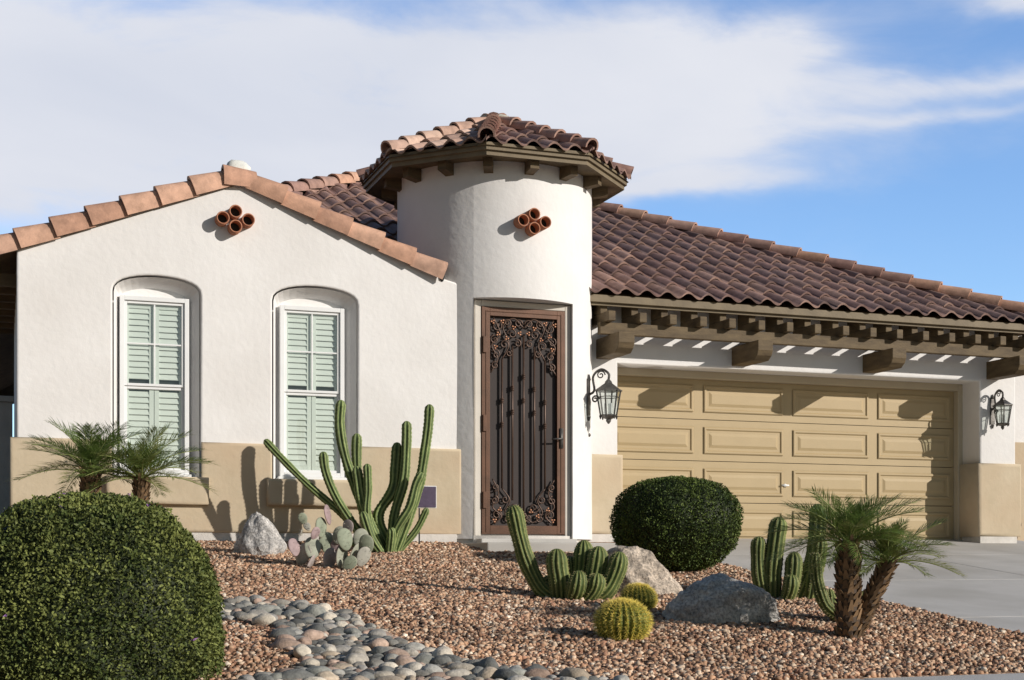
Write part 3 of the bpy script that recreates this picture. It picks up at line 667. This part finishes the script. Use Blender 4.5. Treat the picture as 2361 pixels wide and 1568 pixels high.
cluster('columnar_cactus',(3.60,13.40,.02),.00426,[
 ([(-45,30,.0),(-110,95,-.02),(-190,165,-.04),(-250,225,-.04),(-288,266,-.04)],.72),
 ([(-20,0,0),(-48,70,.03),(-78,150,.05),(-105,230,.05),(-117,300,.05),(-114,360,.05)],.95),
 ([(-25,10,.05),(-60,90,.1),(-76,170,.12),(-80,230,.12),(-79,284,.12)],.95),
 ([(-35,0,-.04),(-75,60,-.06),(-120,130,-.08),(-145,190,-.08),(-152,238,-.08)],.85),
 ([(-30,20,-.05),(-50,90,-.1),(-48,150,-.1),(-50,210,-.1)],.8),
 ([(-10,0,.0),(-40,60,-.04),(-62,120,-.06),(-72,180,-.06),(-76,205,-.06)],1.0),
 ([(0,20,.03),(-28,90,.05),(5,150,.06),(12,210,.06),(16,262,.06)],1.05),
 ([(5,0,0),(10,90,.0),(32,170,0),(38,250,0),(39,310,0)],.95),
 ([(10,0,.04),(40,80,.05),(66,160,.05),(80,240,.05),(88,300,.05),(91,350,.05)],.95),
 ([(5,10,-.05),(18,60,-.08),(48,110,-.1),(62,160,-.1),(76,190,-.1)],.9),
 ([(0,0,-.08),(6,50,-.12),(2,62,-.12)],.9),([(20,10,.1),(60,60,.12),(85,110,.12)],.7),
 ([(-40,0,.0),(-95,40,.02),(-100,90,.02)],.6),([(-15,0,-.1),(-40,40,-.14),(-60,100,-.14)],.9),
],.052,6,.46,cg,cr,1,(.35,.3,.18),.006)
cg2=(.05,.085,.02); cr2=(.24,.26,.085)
cluster('clumping_cactus',(4.11,10.05,-.34),.00334,[
 ([(-20,5,0),(-60,30,0),(-92,90,0),(-110,150,0),(-122,205,0),(-127,222,0)],.95),
 ([(-15,0,-.04),(-18,45,-.08),(-24,85,-.08),(-24,122,-.08)],1.2),
 ([(15,5,.04),(34,60,.08),(40,110,.08),(40,142,.08)],1.15),
 ([(35,0,.0),(58,40,0),(70,90,0),(74,128,0)],1.15),
 ([(45,0,-.03),(88,25,-.05),(112,70,-.05),(122,115,-.05)],1.1),
 ([(10,0,-.1),(20,30,-.16),(24,55,-.17),(24,72,-.17)],1.1),
 ([(-30,0,.05),(-45,25,.06),(-40,60,.06)],.9),([(20,0,.12),(10,60,.14),(8,105,.14)],1.0),
 ([(40,0,-.12),(62,30,-.15),(68,66,-.15)],1.0),
],.070,12,.24,cg2,cr2,2,(.66,.56,.28),.015)
cluster('torch_cactus',(5.92,9.85,-.35),.00346,[
 ([(-45,0,0),(-60,50,0),(-64,110,0),(-61,150,0)],.85),
 ([(-30,0,0),(-30,70,0),(-22,140,0),(-14,195,0)],1.05),
 ([(0,0,-.04),(12,50,-.06),(16,95,-.06),(15,114,-.06)],.95),
 ([(-5,0,-.1),(4,30,-.14),(6,62,-.14)],.9),
 ([(30,0,.03),(58,60,.04),(72,130,.04),(78,190,.04),(76,226,.04)],.95),
 ([(55,0,0),(66,60,0),(76,110,0),(80,150,0)],.95),
 ([(10,10,.05),(40,40,.06),(62,95,.06)],.85),([(-20,0,.1),(-40,50,.12),(-38,110,.12)],.9),
],.072,10,.26,cg2,cr2,2,(.6,.52,.3),.015)
cluster('torch_cactus',(5.62,8.55,-.48),.0030,[
 ([(10,10,0),(-40,40,0),(-62,90,0),(-70,150,0),(-68,172,0)],.8),
 ([(0,0,.1),(-24,40,.1),(-30,85,.1)],.8),([(20,0,.1),(25,60,.1),(24,120,.1),(20,150,.1)],.9),([(30,0,.12),(50,50,.12),(54,80,.12)],.8),
],.058,10,.26,cg2,cr2,2,(.6,.52,.3),.015)
def barrel(name,c,r,h):
    root=empty(name,c); c=Vector(c); m=MB(); ribs=24; K=ribs*4; R=18; vs=[];cs=[];V=[];Cc=[]
    for i in range(R+1):
        t=i/R; a=pi*(.04+.92*t)-pi/2
        for k in range(K):
            th=2*pi*k/K; w=abs(cos(ribs*th/2)); rr=r*cos(a)*(1-.13*(1-w)); p=c+Vector((rr*cos(th),rr*sin(th),h*.5+h*.5*sin(a)*(1 if t<.9 else .96))); vs.append(p)
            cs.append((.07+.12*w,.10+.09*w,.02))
            if k%4==0 and t>.12:
                d0=Vector((cos(a)*cos(th),cos(a)*sin(th),sin(a)))
                for _ in range(14):
                    d=(d0+Vector([random.uniform(-1,1) for _ in range(3)])*.95).normalized(); sd=d.orthogonal().normalized()*.0015; l_=r*random.uniform(.13,.24)
                    V.append([tuple(p-sd),tuple(p+sd),tuple(p+d*l_)]); q=random.uniform(.75,1.15); Cc.append((.80*q,.64*q,.14*q))
    fs=[(i*K+k,i*K+(k+1)%K,(i+1)*K+(k+1)%K,(i+1)*K+k) for i in range(R) for k in range(K)]; fs.append(tuple(R*K+k for k in range(K)))
    m.add(vs,fs,cs); m.build('body',tinted,root,True); add_np('spines',np.array(V),3,np.array(Cc),tinted,root)
barrel('golden_barrel_cactus',(3.70,8.12,-.545),.172,.27)
barrel('golden_barrel_cactus',(4.40,9.38,-.41),.130,.21)
# prickly pear
root=empty('prickly_pear_cactus',(2.72,12.15,-.1)); m=MB(); base=Vector((2.72,12.15,-.11)); un=.0038
pads=[(0,25,24,0,.3),(-10,62,24,.1,-.3),(-38,50,25,-.05,.4),(-22,98,22,.05,.2),(-8,128,22,.1,-.4),(-60,35,24,-.05,.9),(-78,52,20,-.1,.2),(-30,84,14,-.1,.8),(-62,118,13,0,-.6),(-52,100,10,0,-.9),
 (30,30,25,-.08,.5),(38,70,24,-.1,-.2),(42,98,17,0,.4),(62,40,25,-.05,1.0),(70,72,22,.05,.3),(88,60,20,-.08,-.4),(80,30,22,-.1,.6),(15,50,22,.12,0),(50,15,18,-.15,1.2),(-66,86,8,0,0),(20,80,20,.08,.6),(-40,15,20,-.12,1.1)]
for (a,b_,r,d,tw) in pads:
    ctr=base+R_*a*un+U_*b_*un+F_*d; M=Matrix.Rotation(random.uniform(-1.0,1.0)+.2,3,'Z')@Matrix.Rotation(random.uniform(-.4,.4),3,'X')@Matrix.Rotation(tw*.6,3,'Y'); rr=r*un
    col=random.choice([(.32,.33,.26),(.36,.35,.30),(.26,.29,.21),(.38,.33,.31),(.34,.25,.25)])
    cs=[]
    vs=[]
    for v in ICO[3][0]:
        q=Vector((v.x*rr*(.82+.14*v.z),v.y*rr*.17,v.z*rr*1.12)); vs.append(ctr+M@q); e_=max(0,abs(v.x)**2+v.z**2-.92)*8; cs.append(tuple(col[i]*(1-e_*.5)+(.42,.22,.2)[i]*e_*.5 for i in range(3)))
    m.add(vs,ICO[3][1],cs)
    for _ in range(26):
        u_=random.uniform(-.7,.7); w_=random.uniform(-.85,.85); s_=random.choice((-1,1)); p=ctr+M@Vector((u_*rr*.8,s_*rr*.14,w_*rr)); 
        for k in range(2):
            dd=M@Vector((random.uniform(-.5,.5),s_,random.uniform(-.5,.5))); sd=Vector((0,0,.0012)); SP.append([p-sd,p+sd,p+dd*.022]); SC.append((.6,.55,.45))
m.build('pads',tinted,root,True); flush_spines(root)

# palms
def palm(name,trunks,seed):
    random.seed(seed); b0=Vector(trunks[0][0]); root=empty(name,b0); m=MB(); V=[];Cc=[];ra=MB()
    for (p0,p1,r0,nfr,L_) in trunks:
        p0=Vector(p0);p1=Vector(p1); mid=p0.lerp(p1,.5)+Vector((0,0,-.01)); pts=catmull([p0,mid,p1],8)
        tube(m,pts,[r0*(1.05-.15*i/(len(pts)-1)) for i in range(len(pts))],12,(.07,.045,.028))
        ax=(p1-p0); Ln=ax.length; axn=ax.normalized(); k=0; s=.02
        while s<Ln:
            for j in range(7):
                t=k*.45+j*2*pi/7; o=axn.orthogonal().normalized(); bb=axn.cross(o); d=o*cos(t)+bb*sin(t); c=p0+axn*s+d*r0*.85
                tang=axn.cross(d); w=r0*.38*random.uniform(.7,1.1); q=random.uniform(.5,1.5); h_=r0*random.uniform(.5,1.4); tang=tang+axn*random.uniform(-.25,.25)
                m.add([c-tang*w,c+tang*w,c+d*r0*.45+axn*h_+tang*w*.3,c+d*r0*.45+axn*h_-tang*w*.3,c+axn*h_*.8],[(0,1,2,3),(0,3,4),(1,4,2)],(.19*q,.12*q,.065*q))
            s+=r0*.42; k+=1
        for i in range(nfr):
            az=i*2.399+random.uniform(-.3,.3); f=(i+.5)/nfr; el=1.42-1.15*f+random.uniform(-.12,.12); L=L_*random.uniform(.85,1.12)*(.85+.15*sin(pi*f)); droop=.20+.38*f+random.uniform(-.06,.1)
            hd=Vector((cos(az),sin(az),0)); pts=[]
            for q in range(17):
                t=q/16; pts.append(p1+hd*(L*(cos(el)*t+.35*sin(el)*t*t))+Vector((0,0,L*(sin(el)*t-droop*t*t*.95))))
            tube(ra,pts,[.006*(1-.8*q/16)+.001 for q in range(17)],5,(.24,.28,.09))
            green=random.choice([(.17,.25,.06),(.14,.21,.05),(.22,.28,.08),(.27,.29,.10)])
            for q in range(58):
                t=.16+.84*q/57; fi=t*16; i0=min(int(fi),15); p=pts[i0].lerp(pts[i0+1],fi-i0); T=(pts[i0+1]-pts[i0]).normalized(); sd=T.cross(U_).normalized(); upv=sd.cross(T)
                ll=L*.36*(sin(pi*(.12+.74*t))**.7)*random.uniform(.75,1.15)
                for sg in (-1,1):
                    d=(sd*sg*.75+T*(.65+.6*t)+upv*random.uniform(.0,.6)).normalized(); tipp=p+d*ll+Vector((0,0,-ll*.12)); midp=p+d*ll*.5; wv=T*.0042
                    V.append([tuple(p-wv*.6),tuple(midp-wv),tuple(tipp),tuple(midp+wv)]); z=random.uniform(.75,1.2); Cc.append(tuple(g_*z for g_ in green))
    m.build('trunk',tinted,root); ra.build('fronds_stalks',tinted,root,True); add_np('fronds',np.array(V),4,np.array(Cc),frondm,root); random.seed(11)
palm('pygmy_date_palm',[((5.25,7.95,-.58),(5.25,7.95,.08),.074,34,.49),((5.30,8.0,-.56),(5.54,7.93,-.05),.055,22,.42)],5)
palm('pygmy_date_palm',[((.66,11.4,-.2),(.66,11.4,.64),.07,30,.56)],9)
palm('pygmy_date_palm',[((1.02,11.35,-.2),(1.04,11.35,.60),.06,26,.54)],13)

# boulders
def boulder(name,c,r,seed,col,cuts=14,lean=0,rotz=0,peak=0):
    rr=random.Random(seed); pl=[]
    for _ in range(cuts):
        d=Vector((rr.gauss(0,1),rr.gauss(0,1),rr.gauss(0,1))).normalized(); pl.append((d,rr.uniform(.72,.92)))
    vs=[];cs=[]
    for v in ICO[5][0]:
        p=v.copy()
        for d,h in pl:
            k=p.dot(d)
            if k>h: p-=d*(k-h)*.85
        p*=1+.12*noise.noise(v*1.6+Vector((seed,0,0)))+.07*noise.noise(v*4+Vector((seed,0,0)))+.035*noise.noise(v*10)+.02*noise.noise(v*22)
        q=1+.5*noise.noise(v*3.5+Vector((0,seed,0)))+.35*noise.noise(v*12)
        sh=1-peak*max(0,p.z)
        p=Matrix.Rotation(rotz,3,'Z')@Vector((p.x*r[0]*sh+lean*p.z,p.y*r[1]*sh,p.z*r[2])); vs.append(p+Vector(c)); cs.append(tuple(x*q for x in col))
    m=MB(); m.add(vs,ICO[5][1],cs); return m.build(name,granite,None,True)
a20=-.349
boulder('boulder',(4.76,8.78,-.42),(.40,.27,.29),4,(.41,.395,.375),rotz=a20,lean=-.04,cuts=9)
boulder('boulder',(4.93,10.45,-.24),(.32,.26,.33),12,(.46,.39,.32),rotz=a20,lean=-.10,cuts=7)
boulder('boulder',(2.30,13.25,.10),(.25,.2,.33),2,(.44,.425,.41),cuts=10,rotz=a20,lean=-.02,peak=.55)

# yard sign
root=empty('yard_sign',(4.08,13.95,.1)); m=MB(); tube(m,[(4.06,13.95,.0),(4.06,13.95,.75)],.008,8,(.03,.03,.03)); m.build('post',tinted,root)
M_=Vector((4.12,13.94,.57)); m=MB(); m.box(M_.x-.115,M_.x+.115,M_.y-.012,M_.y-.004,.515,.73,(.075,.055,.095)); m.build('panel',tinted,root,False,.01)
m=MB(); m.box(M_.x-.123,M_.x+.123,M_.y-.003,M_.y+.004,.507,.738,(.7,.7,.7)); m.build('panel_edge',tinted,root,False,.01)

bush('background_tree',(-3.5,30,0),2.6,2.6,.0,3.6,9000,.16,2.0,(.03,.045,.02),(.08,.10,.035),seed=8,amp=2.5)

# ------------------------------------------------------------------ light & sky
sd=Vector((1.01,-1.03,.55)).normalized()
sl=bpy.data.lights.new('sun','SUN'); sl.energy=4.5; sl.angle=math.radians(.5); sl.color=(1,.935,.855)
so=bpy.data.objects.new('sun',sl); so.rotation_euler=sd.to_track_quat('Z','Y').to_euler(); so.location=(10,-10,10); link(so)
w=bpy.data.worlds.new('World'); scene.world=w; w.use_nodes=True; nt=w.node_tree; n=nt.nodes; l=nt.links
bg=n['Background']; STR=.1; bg.inputs[1].default_value=STR
sk=n.new('ShaderNodeTexSky'); sk.sky_type='NISHITA'; sk.sun_disc=False; sk.sun_elevation=math.radians(20.9); sk.sun_rotation=math.radians(135.6); sk.air_density=1; sk.dust_density=.4; sk.ozone_density=1.5
tc=n.new('ShaderNodeTexCoord'); sx=n.new('ShaderNodeSeparateXYZ'); l.new(tc.outputs['Generated'],sx.inputs[0])
def MA(op,a,b=None,clamp=False):
    q=n.new('ShaderNodeMath'); q.operation=op; q.use_clamp=clamp
    for i,v in enumerate((a,b)):
        if v is None: continue
        if isinstance(v,(int,float)): q.inputs[i].default_value=v
        else: l.new(v,q.inputs[i])
    return q.outputs[0]
az=MA('ARCTAN2',sx.outputs[0],sx.outputs[1])
el=MA('DIVIDE',sx.outputs[2],MA('SQRT',MA('ADD',MA('MULTIPLY',sx.outputs[0],sx.outputs[0]),MA('ADD',MA('MULTIPLY',sx.outputs[1],sx.outputs[1]),.0001))))
cb=n.new('ShaderNodeCombineXYZ'); l.new(MA('ADD',MA('MULTIPLY',az,1.0),MA('MULTIPLY',el,.35)),cb.inputs[0]); l.new(MA('MULTIPLY',el,2.3),cb.inputs[1])
def NZ(scale,detail,rough=.55,dist=0,off=0):
    q=n.new('ShaderNodeTexNoise'); q.inputs['Scale'].default_value=scale; q.inputs['Detail'].default_value=detail; q.inputs['Roughness'].default_value=rough; q.inputs['Distortion'].default_value=dist
    mp=n.new('ShaderNodeMapping'); mp.inputs['Location'].default_value=(off,off*.7,0); l.new(cb.outputs[0],mp.inputs[0]); l.new(mp.outputs[0],q.inputs['Vector']); return q.outputs[0]
w1=NZ(6,5,.5,0,3.1); w2=NZ(7,5,.5,0,9.7); fine=NZ(8,9,.62,.5,1.3); fine2=NZ(4.2,6,.5,.3,5.2)
az2=MA('ADD',az,MA('MULTIPLY',MA('SUBTRACT',w1,.5),.14)); el2=MA('ADD',el,MA('MULTIPLY',MA('SUBTRACT',w2,.5),.07))
tot=None
for (u,v,sa,se,am) in ((380,250,660,240,1.05),(1150,150,560,150,1.05),(1640,180,230,75,.85),(450,410,700,110,.6),(2230,50,190,55,.85),(2230,240,340,45,.62),(1640,435,230,38,.75),(1600,330,500,80,.55),(950,330,700,150,.6),(-700,300,900,250,.8),(2150,330,300,25,.35)):
    a0=.349+(u-1180)/3243; e0=(1285-v)/3243; A=MA('DIVIDE',MA('SUBTRACT',az2,a0),sa/3243); E=MA('DIVIDE',MA('SUBTRACT',el2,e0),se/3243)
    r2=MA('ADD',MA('MULTIPLY',A,A),MA('MULTIPLY',E,E)); G=MA('MULTIPLY',MA('EXPONENT',MA('MULTIPLY',r2,-1.0)),am)
    tot=G if tot is None else MA('ADD',tot,G)
dens=MA('MULTIPLY',MA('MINIMUM',tot,1.2),MA('ADD',.42,MA('MULTIPLY',fine,1.15)))
dens=MA('ADD',dens,MA('MULTIPLY',MA('SUBTRACT',fine,.5),.40)); dens=MA('ADD',dens,MA('MULTIPLY',MA('SUBTRACT',fine2,.5),.5))
mr=n.new('ShaderNodeMapRange'); mr.interpolation_type='SMOOTHSTEP'; l.new(dens,mr.inputs[0]); mr.inputs[1].default_value=-.02; mr.inputs[2].default_value=.98
# added sky tint: bluer, brighter towards the view; dimmed elsewhere to cut ambient light
dt=MA('ADD',MA('ADD',MA('MULTIPLY',sx.outputs[0],.25),MA('MULTIPLY',sx.outputs[1],.90)),MA('MULTIPLY',sx.outputs[2],.2))
wt=n.new('ShaderNodeMapRange'); wt.interpolation_type='SMOOTHSTEP'; l.new(dt,wt.inputs[0]); wt.inputs[1].default_value=.35; wt.inputs[2].default_value=.8
tm=n.new('ShaderNodeMix'); tm.data_type='RGBA'; l.new(wt.outputs[0],tm.inputs[0]); tm.inputs[6].default_value=(.66,.66,.62,1); tm.inputs[7].default_value=(1.45,1.75,2.2,1)
tn=n.new('ShaderNodeMix'); tn.data_type='RGBA'; tn.blend_type='MULTIPLY'; tn.inputs[0].default_value=1; l.new(sk.outputs[0],tn.inputs[6]); l.new(tm.outputs[2],tn.inputs[7])
cm=n.new('ShaderNodeMix'); cm.data_type='RGBA'; l.new(fine2,cm.inputs[0]); cm.inputs[6].default_value=(5.9,6.4,7.6,1); cm.inputs[7].default_value=(8.5,8.6,9.1,1)
mix=n.new('ShaderNodeMix'); mix.data_type='RGBA'; l.new(mr.outputs[0],mix.inputs[0]); l.new(tn.outputs[2],mix.inputs[6]); l.new(cm.outputs[2],mix.inputs[7]); l.new(mix.outputs[2],bg.inputs[0])

# ------------------------------------------------------------------ camera
cam=bpy.data.cameras.new('camera'); cam.sensor_width=36; cam.lens=49.45; cam.shift_y=.2122; cam.clip_end=3000; cam.clip_start=.05
co=bpy.data.objects.new('camera',cam); co.location=(0,0,0); co.rotation_euler=(pi/2,0,-math.radians(20)); link(co); scene.camera=co
